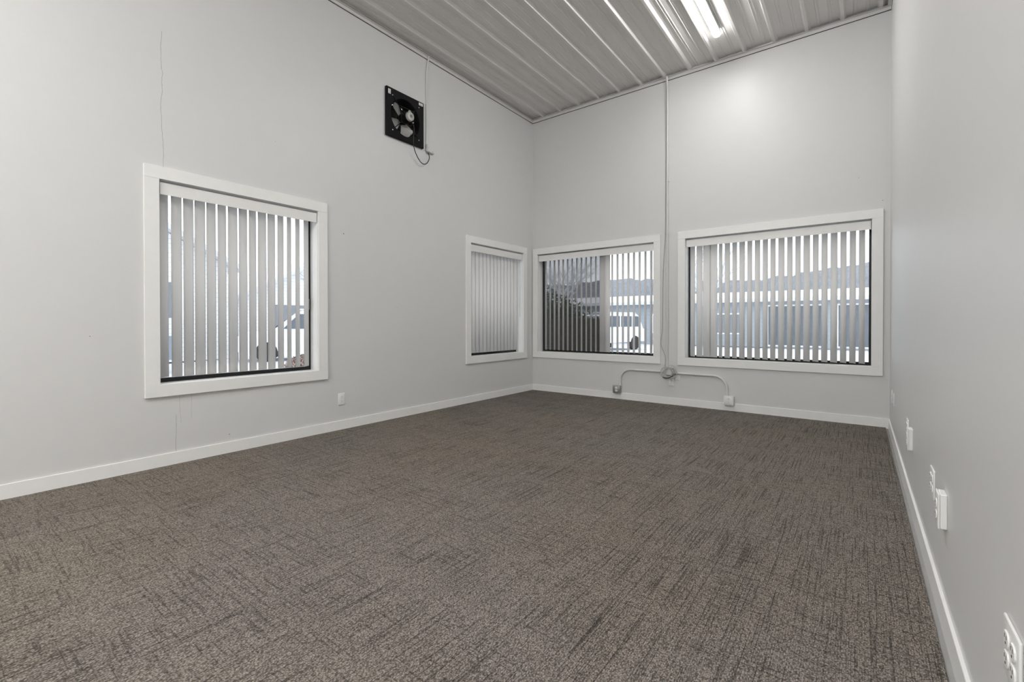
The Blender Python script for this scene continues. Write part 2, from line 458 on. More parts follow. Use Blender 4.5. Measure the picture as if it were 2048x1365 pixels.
# ------------------------------------------------------------------ windows
# local frame: u along the wall, d outward from the room face, z up; mapping to world below
TOL = Matrix(((0, -1, 0, 0), (1, 0, 0, 0), (0, 0, 1, 0), (0, 0, 0, 1)))   # (u,d,z) -> (x=-d, y=u, z)
def wbuild(mb, side, *a, **k):
    if side == 'L': mb.b.transform(TOL)
    return mb.build(*a, **k)
CW, CT, FD = .0885, .021, .125   # casing width, thickness, frame depth in the reveal
def make_window(n, side, u0, u1, label, latch=None, casing_lo=None):
    org = (0, (u0+u1)/2, Z0) if side == 'L' else ((u0+u1)/2, 0, Z0)
    root = empty('window_%d' % n, (0, 0, 0), kind='structure')
    c0, c1 = u0-CW, u1+CW
    wbuild(MB().box(c0, c1, -CT, 0, Z1, Z1+CW, .0012, 1), side, 'head_casing', 'trim', root)
    wbuild(MB().box(c0, c1, -CT, 0, Z0-CW, Z0, .0012, 1), side, 'bottom_casing', 'trim', root)
    for a, b in ((c0, u0), (u1, c1)):
        wbuild(MB().box(a, b, -CT+.0006, 0, Z0+.0004, Z1-.0004, .0012, 1), side, 'side_casing', 'trim', root)
    # white liner of the reveal
    m_ = MB(); e = .012
    m_.box(u0, u0+e*.15, 0, FD, Z0, Z1); m_.box(u1-e*.15, u1, 0, FD, Z0, Z1); m_.box(u0, u1, 0, FD, Z1-e*.15, Z1); m_.box(u0, u1, 0, FD, Z0, Z0+e*.15)
    wbuild(m_, side, 'reveal_liner', 'trim', root)
    # black frame
    m_ = MB(); fw = .020
    a0, a1, b0, b1 = u0+.001, u1-.001, Z0+.001, Z1-.001
    m_.box(a0, a0+fw, FD, FD+.045, b0, b1, .001, 1); m_.box(a1-fw, a1, FD, FD+.045, b0, b1, .001, 1)
    m_.box(a0+fw, a1-fw, FD, FD+.045, b0, b0+fw+.012, .001, 1); m_.box(a0+fw, a1-fw, FD, FD+.045, b1-fw, b1, .001, 1)
    fr = wbuild(m_, side, 'sash_frame', 'black', root)
    fr['label'] = 'narrow black metal frame'
    wbuild(MB().box(a0+fw, a1-fw, FD+.02, FD+.024, b0+fw, b1-fw), side, 'glass_pane', 'glass', root)
    if latch:
        wbuild(MB().box(latch-.012, latch+.004, FD-.015, FD+.004, 1.16, 1.26, .002), side, 'sash_latch', 'metal', root)
    return root
make_window(1, 'L', *WIN_L[0], '', latch=WIN_L[0][1]-.022)
make_window(2, 'L', *WIN_L[1], '')
w3 = make_window(3, 'B', *WIN_B[0], '')
MB().box(WIN_B[0][0]+.022, 1.16, FD+.034, FD+.035, Z0+.034, Z1-.022).build('insect_screen', 'screen', w3, label='fine grey insect screen over the left half')
MB().box(1.15, 1.185, FD+.003, FD+.044, Z0+.03, Z1-.02, .001, 1).build('meeting_stile', 'black', w3)
make_window(4, 'B', *WIN_B[1], '')

# ------------------------------------------------------------------ vertical blinds
SW = .089
slat_meshes = {}
def slat_mesh(z0, z1):
    key = (z0, z1)
    if key in slat_meshes: return slat_meshes[key]
    b = bmesh.new(); n = 8; th = .0011; sag = .0065
    ring = []
    for sgn in (1, -1):
        rr = range(n+1) if sgn == 1 else range(n, -1, -1)
        for i in rr:
            u = (i/n-.5)*SW; ring.append((u, sag*(1-(2*i/n-1)**2) - sag/2 + sgn*th/2))
    A = [b.verts.new((u, d, z0)) for u, d in ring]; B = [b.verts.new((u, d, z1)) for u, d in ring]
    N = len(ring)
    for i in range(N):
        f = b.faces.new((A[i], A[(i+1) % N], B[(i+1) % N], B[i])); f.smooth = True
    for i in range(n):
        b.faces.new((A[i], A[N-1-i], A[N-2-i], A[i+1])); b.faces.new((B[i], B[i+1], B[N-2-i], B[N-1-i]))
    bmesh.ops.recalc_face_normals(b, faces=b.faces[:])
    me = bpy.data.meshes.new('slat'); b.to_mesh(me); b.free(); me.materials.append(M['slat'])
    slat_meshes[key] = me; return me
def solve_theta(w, t):
    best = 0
    for i in range(0, 176):
        th = R(i*.5)
        if math.cos(th) - math.sin(th)*t > w/SW: best = th
    return best
def make_blind(side, u0, u1, slats, zb, label, wand=None, vdrop=1.966, sag=1):
    """slats: list of (u centre, angle from the wall plane)"""
    root = empty('vertical_blind', (0, 0, 0), label=label, cat='window blind')
    a, b = u0+.006, u1-.006
    m_ = MB()
    m_.box(a, b, .002, .0055, vdrop, 2.052, .001, 1)
    m_.box(a, a+.0035, .002, .04, vdrop, 2.052, .001, 1); m_.box(b-.0035, b, .002, .04, vdrop, 2.052, .001, 1)
    wbuild(m_, side, 'valance', 'valance', root)
    wbuild(MB().box(a+.006, b-.006, .042, .082, 2.018, 2.058, .002, 1), side, 'head_rail', 'valance', root)
    for (u, th) in slats:
        me = slat_mesh(zb, 2.012)
        o = bpy.data.objects.new('slat', me); C.objects.link(o); o.parent = root
        d = .062
        if side == 'B': o.location = (u, d, 0); o.rotation_euler = (0, 0, -th)
        else: o.location = (-d, u, 0); o.rotation_euler = (0, 0, PI/2 + th)
    if wand is not None:
        m_ = MB().tube([(wand, .018, 2.0), (wand, .016, 1.5), (wand-.002, .016, 1.12)], .0035, 8)
        wbuild(m_, side, 'wand', 'clear', root, True)
    return root
random.seed(11)
# left wall, big window: slats half open; positions measured from the photograph
tC = lambda y: (y-CY)/(CX+.05)
ed = [(-4.72, -4.66), (-4.637, -4.57), (-4.56, -4.493), (-4.485, -4.414), (-4.405, -4.34), (-4.327, -4.266), (-4.252, -4.182), (-4.171, -4.106), (-4.093, -4.036), (-4.021, -3.952), (-3.941, -3.878), (-3.857, -3.804), (-3.774, -3.736), (-3.698, -3.658), (-3.619, -3.574)]
sl = []
for a, b in ed:
    u = (a+b)/2; u = u - .012*tC(u)*0
    sl.append((max(u, -4.685), solve_theta(b-a, tC(u))))
make_blind('L', *WIN_L[0], sl, .636, 'white vertical blind with half-open slats in the large window of the left wall')
# left wall, corner window: closed
sl = [(-1.376 + .0765*i, R(-7+random.uniform(-1.5, 1.5))) for i in range(14)]
make_blind('L', *WIN_L[1], sl, .632, 'fully closed white vertical blind in the narrow window of the left wall beside the corner', wand=-.315)
# back wall, left window
tB = lambda x: (CX-x)/(-CY+.06)
sl = [(.205 + .0762*i, solve_theta(.026+random.uniform(-.004, .004), tB(.205+.0762*i))) for i in range(12)]
sl += [(1.142, R(4)), (1.214, R(-5))]
sl += [(1.292 + .0785*i, solve_theta(.030+random.uniform(-.003, .003), tB(1.292+.0785*i))) for i in range(8)]
make_blind('B', *WIN_B[0], sl, .622, 'white vertical blind with one closed strip in its middle, right of the corner', wand=1.862, vdrop=1.962)
# back wall, right window
g4 = [2.410, 2.483, 2.658, 2.72, 2.804, 2.879, 2.963, 3.04, 3.121, 3.199, 3.275, 3.361, 3.438, 3.514, 3.599, 3.677, 3.756, 3.84, 3.918, 3.995, 4.070]
sl = [(2.366, solve_theta(.052, .3)), (2.446, R(24)), (2.530, R(-4)), (2.606, R(5))]
for a, b in zip(g4[2:], g4[3:]):
    u = (a+b)/2; w_ = (b-a) - .025
    sl.append((u, solve_theta(w_, tB(u))))
make_blind('B', *WIN_B[1], sl, .614, 'wide white vertical blind with slats half open in the window beside the right wall')

# ------------------------------------------------------------------ strip lights
def strip_light(x, y0, y1, label, lit='emit_fill'):
    root = empty('strip_light', (x, (y0+y1)/2, AT), label=label, cat='ceiling light', group=None)
    def B(mb, name, mat, sm=False):
        mb.b.transform(Matrix.Translation(Vector((-x, -(y0+y1)/2, -AT)))); return mb.build(name, mat, root, sm)
    B(MB().box(x-.040, x+.040, y0+.02, y1-.02, AT-.022, AT, .002, 1), 'housing', 'plastic')
    # half-round diffuser with rounded ends
    mb = MB(); r = .037; n = 14; rows = []
    ys = [(y0 + .04*(1-math.cos(PI/2*q/7)), max(.12, math.sin(PI/2*q/7))) for q in range(8)]
    mid = [(y0+.04 + (y1-y0-.08)*q/8, 1) for q in range(1, 8)]
    allr = ys + mid + [(y0+y1-yy, s_) for yy, s_ in reversed(ys)]
    for yy, s_ in allr:
        rows.append([mb.b.verts.new((x + r*s_*math.cos(PI*k/n), yy, AT-.022 - r*.72*s_*math.sin(PI*k/n))) for k in range(n+1)])
    for A_, B_ in zip(rows, rows[1:]):
        for k in range(n): mb.b.faces.new((A_[k], A_[k+1], B_[k+1], B_[k]))
        mb.b.faces.new((A_[0], B_[0], B_[n], A_[n]))
    mb.b.faces.new(rows[0]); mb.b.faces.new(rows[-1][::-1])
    B(mb, 'diffuser', lit, True)
    return root
LX = 2.79
strip_light(LX, -3.0, -.56, 'bright white strip light running along the ribbed steel ceiling', 'emit')
strip_light(LX, -7.1, -5.1, 'added unseen fill strip light on the ribbed ceiling, above the camera', 'emit')  # out-of-view lamp added to lift the room light

strip_light(LX, -9.9, -7.3, 'added unseen fill strip light farthest back on the ribbed ceiling, well behind the camera')  # unseen lamp added to even out the light on the walls
strip_light(1.57, -9.6, -7.15, 'added unseen fill strip light on the left half of the ribbed ceiling, farthest behind the camera')  # another unseen lamp, added for the same fill

# ------------------------------------------------------------------ exhaust fan on the left wall
def fan():
    cy, cz = FANC
    root = empty('exhaust_fan', (0, cy, cz), label='square black exhaust fan mounted high on the left wall', cat='fan')
    T = Matrix.Translation(Vector((0, -cy, -cz)))
    def B(mb, name, mat, sm=False, parent=root, **k):
        mb.b.transform(T); return mb.build(name, mat, parent, sm, **k)
    hs = .2575; rr = .195; n = 48
    # plate with round opening, rolled edge, and tapered orifice ring
    mb = MB(); b = mb.b
    def sq(a, s):   # point on a rounded square at angle a
        c_, s_ = math.cos(a), math.sin(a); q = s/max(abs(c_), abs(s_)); return (c_*q, s_*q)
    loops = []
    for (kind, s, x) in (('sq', hs, .001), ('sq', hs, .030), ('sq', hs-.004, .034), ('sq', hs-.012, .031), ('c', rr+.018, .031), ('c', rr+.006, .026), ('c', rr, .012), ('c', rr-.004, -.06), ('c', rr-.004, -.135)):
        lp = []
        for i in range(n):
            a = 2*PI*(i+.5)/n + (0 if True else 0)
            if kind == 'sq':
                p = sq(a, s)
            else: p = (math.cos(a)*s, math.sin(a)*s)
            lp.append(b.verts.new((x, cy+p[0], cz+p[1])))
        loops.append(lp)
    for A_, B_ in zip(loops, loops[1:]):
        for i in range(n): b.faces.new((A_[i], A_[(i+1) % n], B_[(i+1) % n], B_[i]))
    # square corners are cut by the sampling: push nearest verts into the corners
    for lp, s, x in ((loops[0], hs, .001), (loops[1], hs, .030), (loops[2], hs-.004, .034), (loops[3], hs-.012, .031)):
        for sy in (-1, 1):
            for sz in (-1, 1):
                v = min(lp, key=lambda v: (v.co.y-cy-sy*s)**2 + (v.co.z-cz-sz*s)**2); v.co.y = cy+sy*s; v.co.z = cz+sz*s
    B(mb, 'mounting_plate', 'fanblack', True)
    # closed back shutter
    mb = MB()
    for i in range(-6, 7):
        z = i*.030; w = math.sqrt(max(0, (rr-.006)**2 - z*z))
        if w > .02: mb.poly([(-.125, cz+z-.0165), (-.118, cz+z-.0165), (-.128, cz+z+.0165), (-.135, cz+z+.0165)], cy-w, cy+w, axis=1)
    B(mb, 'shutter', 'fandark')
    # blades: four rounded paddles
    for k_ in range(4):
        a0 = R(31+90*k_); mb = MB(); b = mb.b; rows = []
        for i in range(10):
            u = i/9; r_ = .045 + .140*u; hw = (.026 + .050*min(1, u*1.35))*(math.sqrt(max(0, 1-((u-.62)/.385)**2)) if u > .62 else 1)
            hw = max(hw, .008); row = []
            for j in range(9):
                q = (j/4-1)*hw; cam_ = .012*(1-(j/4-1)**2)
                row.append(b.verts.new((-.045 + q*.42 + cam_, cy+math.cos(a0)*r_-math.sin(a0)*q, cz+math.sin(a0)*r_+math.cos(a0)*q)))
            rows.append(row)
        ft = []
        for A_, B_ in zip(rows, rows[1:]):
            for j in range(8): ft.append(b.faces.new((A_[j], A_[j+1], B_[j+1], B_[j])))
        bmesh.ops.solidify(b, geom=ft, thickness=.002)
        B(mb, 'blade', 'blade', True)
    B(MB().cyl((-.06, cy, cz), (-.01, cy, cz), .052, seg=32), 'hub', 'fanblack', True)
    mo = B(MB().cyl((-.02, cy, cz), (.085, cy, cz), .060, .056, seg=36), 'motor', 'fanblack', True)
    m2 = B(MB().cyl((.083, cy, cz), (.112, cy, cz), .050, .046, seg=36).cyl((.112, cy, cz), (.116, cy, cz), .046, .040, seg=36), 'motor_cap', 'motor', True, mo, label='grey motor end cap')
    B(MB().cyl((.114, cy, cz), (.1185, cy, cz), .017, seg=24), 'cap_centre', 'motorcore', True, mo)
    B(MB().box(.02, .07, cy+.045, cy+.085, cz-.055, cz-.025, .004), 'terminal_box', 'fanblack', False, mo)
    # support arms across the opening, behind the motor
    for ang in (R(45), R(135), R(225), R(315)):
        c_, s_ = math.cos(ang), math.sin(ang)
        B(MB().cyl((.034, cy+c_*.05, cz+s_*.05), (.034, cy+c_*.245, cz+s_*.245), .0045, seg=8), 'support_rod', 'fanblack', True)
    for r_ in (.095, .15):
        pts = [(.038, cy+math.cos(2*PI*i/4+PI/4)*r_, cz+math.sin(2*PI*i/4+PI/4)*r_) for i in range(5)]
        B(MB().tube([(x, y, z) for x, y, z in pts], .0022, 6), 'guard_ring', 'fandark', True)
    for (dy, dz) in ((-.18, .185), (.185, .185), (-.18, -.185), (.185, -.185)):
        B(MB().cyl((.031, cy+dy, cz+dz), (.0355, cy+dy, cz+dz), .007, .005, seg=12), 'screw', 'screw', True)
    B(MB().cyl((.07, cy+.064, cz-.04), (.076, cy+.064, cz-.04), .006, seg=12), 'screw', 'screw', True)
    for (y0, y1, z0, z1) in ((-.238, -.205, .185, .235), (.185, .243, .215, .245)):
        st = B(MB().box(.0312, .0322, cy+y0, cy+y1, cz+z0, cz+z1), 'label_sticker', 'sticker', False, root, label='small white sticker')
        mb = MB(); 
        for q in range(3):
            zz = cz+z0 + (z1-z0)*(q+.6)/3.4
            mb.box(.0322, .0325, cy+y0+(y1-y0)*.3, cy+y1-(y1-y0)*(.15+.12*q), zz, zz+(z1-z0)*.08)
        B(mb, 'print', 'ink', False, st)
    # cord: from the motor down out of the bottom, looping to the conduit
    pts = [(.06, cy+.075, cz-.05), (.07, cy+.088, cz-.09), (.06, cy+.083, cz-.17), (.055, cy+.082, cz-.25), (.052, cy+.10, cz-.32), (.05, cy+.145, cz-.39), (.045, cy+.215, cz-.445), (.04, cy+.29, cz-.43), (.035, cy+.345, cz-.35), (.028, cy+.335, cz-.285), (.02, cy+.325, cz-.262)]
    B(MB().tube(pts, .0048, 10, 3), 'power_cord', 'rubber', True)
fan()

# ------------------------------------------------------------------ conduit beside the fan
def fan_conduit():
    y = -2.178
    root = empty('electrical_conduit', (0, y, 3.03), label='thin grey conduit running from the ceiling down beside the black fan', cat='conduit')
    B = lambda mb, n_, mat, sm=True, **k: (mb.b.transform(Matrix.Translation(Vector((0, -y, -3.03)))), mb.build(n_, mat, root, sm, **k))[1]
    pts = [(.022, y+.028, AT+.0), (.020, y+.018, 4.06), (.010, y+.004, 3.95), (.010, y, 3.8), (.010, y, 3.06)]
    B(MB().tube(pts, .0075, 12, 2), 'tube', 'painted_metal')
    B(MB().box(.0, .012, y-.016, y+.016, 3.555, 3.567, .002), 'strap', 'painted_metal', False)
    B(MB().cyl((.012, y, 3.10), (.012, y, 3.02), .0115, seg=16), 'coupling', 'galv')
    B(MB().box(.0, .030, y-.004, y+.10, 3.008, 3.020, .003).box(0, .02, y+.02, y+.05, 3.0, 3.03, .003), 'clamp_bracket', 'galv', False)
fan_conduit()

# ------------------------------------------------------------------ outlets
def receptacle(cx, cz, f, parent, face='plastic'):
    """one socket of a duplex: rounded face with flat top and bottom, dark slots, as one mesh with two materials"""
    mb = MB(); r = .0172
    mb.poly([(cx+max(-.0165, min(.0165, r*math.cos(2*PI*i/28))), cz+max(-.0142, min(.0142, r*math.sin(2*PI*i/28)))) for i in range(28)], f-.001, f+.003, axis=1)
    nf = len(mb.b.faces)
    for s_ in (-1, 1): mb.box(cx+s_*.0062-.0012, cx+s_*.0062+.0012, f+.0024, f+.0033, cz+.0005, cz+.0085)
    mb.cyl((cx, f+.0024, cz-.0078), (cx, f+.0033, cz-.0078), .0028, seg=10)
    mb.b.faces.ensure_lookup_table()
    for i in range(nf, len(mb.b.faces)): mb.b.faces[i].material_index = 1
    o = mb.build('receptacle', face, parent); o.data.materials.append(M['slot_and_shade']); return o
def make_outlet(name, loc, rz, label, gangs=1, mat='plastic', depth=0., boxw=.066, boxh=.112, tilt=0):
    """local frame: wall plane d=0, room towards +y after rotation rz"""
    root = empty(name, loc, rz, label=label, cat='power outlet')
    w = .070 + .046*(gangs-1); h = .1145
    d0 = depth
    if depth > 0:
        MB().box(-boxw/2, boxw/2, 0, depth, -boxh/2, boxh/2, .003).build('box', mat, root)
        w, h = boxw+.003, boxh+.002
    MB().box(-w/2, w/2, d0, d0+.0062, -h/2, h/2, .0035, 3).build('cover_plate', mat, root, True)
    f = d0+.0060
    for g in range(gangs):
        cx = (g-(gangs-1)/2)*.046
        receptacle(cx, .0195, f, root); receptacle(cx, -.0195, f, root)
        MB().cyl((cx, f, 0), (cx, f+.0015, 0), .0032, seg=12).build('screw', 'screw', root, True)
    return root
# room direction: +y local. left wall -> rotate -90deg (local y -> +x); back wall -> 180; right wall -> +90 (local y -> -x)
RL, RB, RR = -PI/2, PI, PI/2
make_outlet('wall_outlet', (0, -3.276, .295), RL, 'white duplex power outlet low on the left wall, right of the big window')
WR = W
make_outlet('wall_outlet', (WR, -4.548, .400), RR, 'large white four-socket outlet at the lower right corner of the photo', 2)
make_outlet('wall_outlet', (WR, -3.345, .398), RR, 'flat white double-width outlet on the right wall, left of the nearer raised box', 2)
make_outlet('surface_outlet', (WR, -3.672, .395), RR, 'raised white box outlet on the right wall, nearer of the two raised ones', 1, depth=.018, boxw=.068, boxh=.118)
make_outlet('wall_outlet', (WR, -2.16, .395), RR, 'flat white outlet on the right wall left of the farther raised box', 2)
make_outlet('surface_outlet', (WR, -2.43, .385), RR, 'raised white box outlet on the right wall, farther of the two raised ones', 1, depth=.018, boxw=.068, boxh=.118)
make_outlet('wall_outlet', (WR, -.47, .370), RR, 'farthest white outlet on the right wall, right beside the back corner', 1)
make_outlet('wall_outlet', (WR, -.76, .378), RR, 'second-farthest white outlet on the right wall, just in front of the corner one', 1)

# back wall conduit run
def back_conduit():
    x = 2.073; r = .0125
    root = empty('electrical_conduit', (x, 0, .45), label='tall vertical painted conduit on the back wall between the two windows', cat='conduit')
    B = lambda mb, n_, mat='painted_metal', sm=True, par=root, **k: (mb.b.transform(Matrix.Translation(Vector((-x, 0, -.45)))), mb.build(n_, mat, par, sm, **k))[1]
    B(MB().tube([(x, -.040, AT+.0), (x, -.036, 4.08), (x, -.018, 3.98), (x, -.016, 3.8), (x, -.016, .44)], r, 14, 1), 'tube')
    for z in (2.822, 1.042):
        B(MB().box(x-.024, x+.024, -.006, 0, z-.008, z+.008, .002).cyl((x, -.016, z-.008), (x, -.016, z+.008), r+.003, seg=18), 'strap')
    B(MB().cyl((x, -.016, 1.165), (x, -.016, 1.215), .0165, seg=18).cyl((x+.004, -.03, 1.178), (x+.004, -.036, 1.178), .004, seg=8).cyl((x+.004, -.03, 1.202), (x+.004, -.036, 1.202), .004, seg=8), 'coupling')
    B(MB().cyl((x, -.018, .455), (x, -.018, .49), .017, seg=18), 'connector')
    B(MB().box(x-.030, x+.070, -.040, -.0005, .372, .456, .004), 'junction_box', 'painted_metal', False)
back_conduit()
def arm(side, label):
    if side < 0:
        pts = [(2.025, .409), (1.62, .409)]; xe, cxr = 1.443, 1.593; sgn = -1
    else:
        pts = [(2.200, .400), (2.61, .400)]; xe, cxr = 2.775, 2.625; sgn = 1
    zc = pts[0][1]-.150
    P = [(pts[0][0], -.016, pts[0][1]), ((pts[0][0]+cxr)/2, -.016, pts[0][1])]
    for i in range(13):
        a = PI/2*i/12; P.append((cxr + sgn*.150*math.sin(a), -.016 , zc + .150*math.cos(a)))
    P.append((xe, -.018, .17))
    o = MB().tube(P, .0125, 14, 0)
    root = empty('electrical_conduit', (xe, 0, .17), label=label, cat='conduit')
    T = Matrix.Translation(Vector((-xe, 0, -.17)))
    o.b.transform(T); o.build('tube', 'painted_metal', root, True)
    xs = 1.80 if side < 0 else 2.42
    m_ = MB().box(xs-.008, xs+.008, -.006, 0, pts[0][1]-.026, pts[0][1]+.026, .002).cyl((xs-.008, -.016, pts[0][1]), (xs+.008, -.016, pts[0][1]), .0155, seg=18)
    m_.b.transform(T); m_.build('strap', 'painted_metal', root, True)
    m_ = MB().cyl((xe, -.018, .185), (xe, -.018, .215), .0165, seg=18); m_.b.transform(T); m_.build('connector', 'painted_metal', root, True)
arm(-1, 'bent painted conduit curving down left to the grey box on the back wall')
arm(1, 'bent painted conduit curving down right to the white box on the back wall')

# square boxes at the ends of the arms
def square_box(x, z, mat, label, s=.100, depth=.045, scr=True):
    root = empty('surface_outlet', (x, -.011, z), RB, label=label, cat='power outlet')
    MB().box(-s/2, s/2, 0, depth, -s/2, s/2, .004).build('box', mat, root)
    MB().box(-s/2-.001, s/2+.001, depth, depth+.006, -s/2-.001, s/2+.001, .005, 2).build('cover_plate', mat, root, True)
    f = depth+.006
    receptacle(0, .0195, f, root); receptacle(0, -.0195, f, root)
    for sx in (-1, 1):
        for sz in (-1, 1):
            MB().cyl((sx*(s/2-.012), f-.001, sz*(s/2-.012)), (sx*(s/2-.012), f+.001, sz*(s/2-.012)), .004, seg=10).build('screw', 'screw', root, True)
    return root
square_box(1.405, .137, 'galv', 'square grey metal outlet box above the baseboard left of the cable coil')
square_box(2.803, .125, 'plastic', 'square white outlet box above the baseboard right of the cable coil', .104)
make_outlet('wall_outlet', (2.124, -.0005, .292), RB, 'white duplex outlet directly below the coiled cable')
# blank plate to the right of the coil
root = empty('blank_plate', (2.197, -.0005, .345), RB, label='small blank white plate half behind the right conduit arm', cat='wall plate')
MB().box(-.033, .033, 0, .006, -.035, .030, .003, 2).build('cover_plate', 'plastic', root, True)
MB().cyl((0, .006, -.02), (0, .0075, -.02), .003, seg=10).build('screw', 'screw', root, True)

# coil of cable hanging in front of the junction box, with loose ends
random.seed(5)
pts = []
for i in range(0, 4*24+1):
    a = 2*PI*i/24; k_ = i/24
    rad = .062 + .004*math.sin(k_*2.3)
    pts.append((2.064 + .020*k_ + rad*math.cos(a+1.2), -.062 - .010*k_*.4 + .006*math.sin(a*.5), .402 + rad*1.12*math.sin(a+1.2)))
coil = empty('cable_coil', (2.10, -.06, .40), label='coil of grey cable hanging at the foot of the vertical conduit', cat='cable')
T = Matrix.Translation(Vector((-2.10, .06, -.40)))
m_ = MB().tube(pts, .0042, 8); m_.b.transform(T); m_.build('loops', 'cable', coil, True)
for pl in ([(2.12, -.05, .46), (2.15, -.055, .50), (2.185, -.045, .485), (2.20, -.04, .44), (2.205, -.035, .405)],
           [(2.13, -.06, .45), (2.155, -.065, .475), (2.17, -.06, .455), (2.165, -.055, .41)],
           [(2.10, -.06, .47), (2.125, -.05, .51), (2.16, -.04, .49), (2.18, -.04, .43)]):
    m_ = MB().tube(pl, .003, 8, 2); m_.b.transform(T); m_.build('loose_end', 'cable', coil, True)
m_ = MB().tube([(2.04, -.065, .345), (2.075, -.085, .338), (2.12, -.088, .342), (2.16, -.07, .368), (2.185, -.055, .385)], .006, 8, 2)
m_.b.transform(T); m_.build('tie', 'rubber', coil, True, label='dark tie around the coil')
m_ = MB().box(2.165, 2.195, -.055, -.028, .375, .398, .004); m_.b.transform(T); m_.build('connector', 'rubber', coil, label='small black connector')
# thin wire hanging down beside the conduit
from_px = [(2.073-.012, -.03, 4.05), (2.060, -.022, 3.5), (2.052, -.012, 2.83), (2.050, -.008, 2.5), (2.046, -.006, 2.1), (2.018, -.006, 1.72), (2.014, -.006, 1.35), (2.012, -.006, .96), (2.003, -.006, .88), (1.994, -.019, .80), (1.998, -.019, .73), (2.03, -.010, .66), (2.052, -.02, .60), (2.054, -.03, .52), (2.050, -.045, .46)]
tag(MB().tube(from_px, .0026, 8, 2).build('loose_wire', 'wire', None, True), 'thin loose grey wire drooping just left of the vertical conduit', 'wire')

# ------------------------------------------------------------------ outside, built where it stands
GZ = -.30
def ground():
    mb = MB(); b = mb.b; n = 60
    vs = [[None]*(n+1) for _ in range(n+1)]
    for i in range(n+1):
        for j in range(n+1):
            x = -70 + 110*i/n; y = -30 + 110*j/n
            h = .10*noise.noise(Vector((x*.15, y*.15, 0))) + .03*noise.noise(Vector((x*.8, y*.8, 3)))
            vs[i][j] = b.verts.new((x, y, GZ-.02+h*(1 if (x < -3 or y > 3) else .15)))
    for i in range(n):
        for j in range(n): b.faces.new((vs[i][j], vs[i+1][j], vs[i+1][j+1], vs[i][j+1]))
    mb.build('ground', 'snow', None, True, kind='structure')
ground()

def house(name, loc, rz, wx, wy, wh, rh, wallm, label, wins, over=.4):
    """gabled house: ridge along local x"""
    root = empty(name, loc, rz, label=label, cat='house')
    MB().box(-wx/2, wx/2, -wy/2, wy/2, 0, wh).poly([(-wy/2, wh), (wy/2, wh), (0, wh+rh)], -wx/2, wx/2, axis=0).build('walls', wallm, root)
    s = rh/(wy/2); t = .18
    for sg in (-1, 1):
        p = [(0, wh+rh+.02), (sg*(wy/2+over), wh-over*s+.02), (sg*(wy/2+over), wh-over*s+.02+t), (0, wh+rh+.02+t)]
        MB().poly(p, -wx/2-over, wx/2+over, axis=0).build('roof', 'snow', root)
    for (face, u, z, w, h, mat) in wins:
        mb = MB(); fr = MB()
        if face == 'front': mb.box(u-w/2, u+w/2, -wy/2-.04, -wy/2+.02, z, z+h); fr.box(u-w/2-.08, u+w/2+.08, -wy/2-.02, -wy/2+.02, z-.08, z+h+.08)
        else: mb.box(wx/2-.02, wx/2+.04, u-w/2, u+w/2, z, z+h); fr.box(wx/2-.02, wx/2+.02, u-w/2-.08, u+w/2+.08, z-.08, z+h+.08)
        f_ = fr.build('window', 'plastic', root); mb.build('pane', mat, f_)
    return root
# long low building across the yard, seen through both back windows
house('long_building', (-4.0, 25.0, GZ), 0, 27.0, 7.0, 2.45, .52, 'housegrey', 'long low pale building with snowy roof beyond the back windows',
      [('front', u, .75, 1.5, 1.0, 'panel') for u in (-11, -8, -4.6, -1.2, 2.2)] + [('front', 5.4, .15, 2.4, 2.0, 'pane'), ('front', 8.4, .15, 2.4, 2.0, 'pane'), ('front', 11.4, .15, 2.4, 2.0, 'pane')], .5)
house('gabled_shed', (13.6, 30.0, GZ), PI/2, 7, 5.0, 2.9, 1.9, 'housewhite', 'white gabled shed at the right end of the long low building', [('front', 0, .6, 1.2, 1.2, 'pane')])
# white house seen through the left window
house('white_house', (-17.5, -3.2, GZ), 0, 6.0, 9.0, 3.4, 2.4, 'housewhite', 'white clapboard house outside the large left window',
      [('side', -2.6, 1.6, .9, 1.3, 'panel'), ('side', .4, 2.2, .9, 1.4, 'panel'), ('side', 2.6, 1.5, .9, 1.2, 'panel'), ('side', -.9, .3, 1.1, 2.1, 'panel')])
house('white_garage', (-21.0, 6.8, GZ), 0, 5.0, 6.5, 2.6, 1.7, 'housewhite', 'white garage behind the parked car, right of the clapboard house', [('side', -.2, .1, 3.6, 2.1, 'panel')])
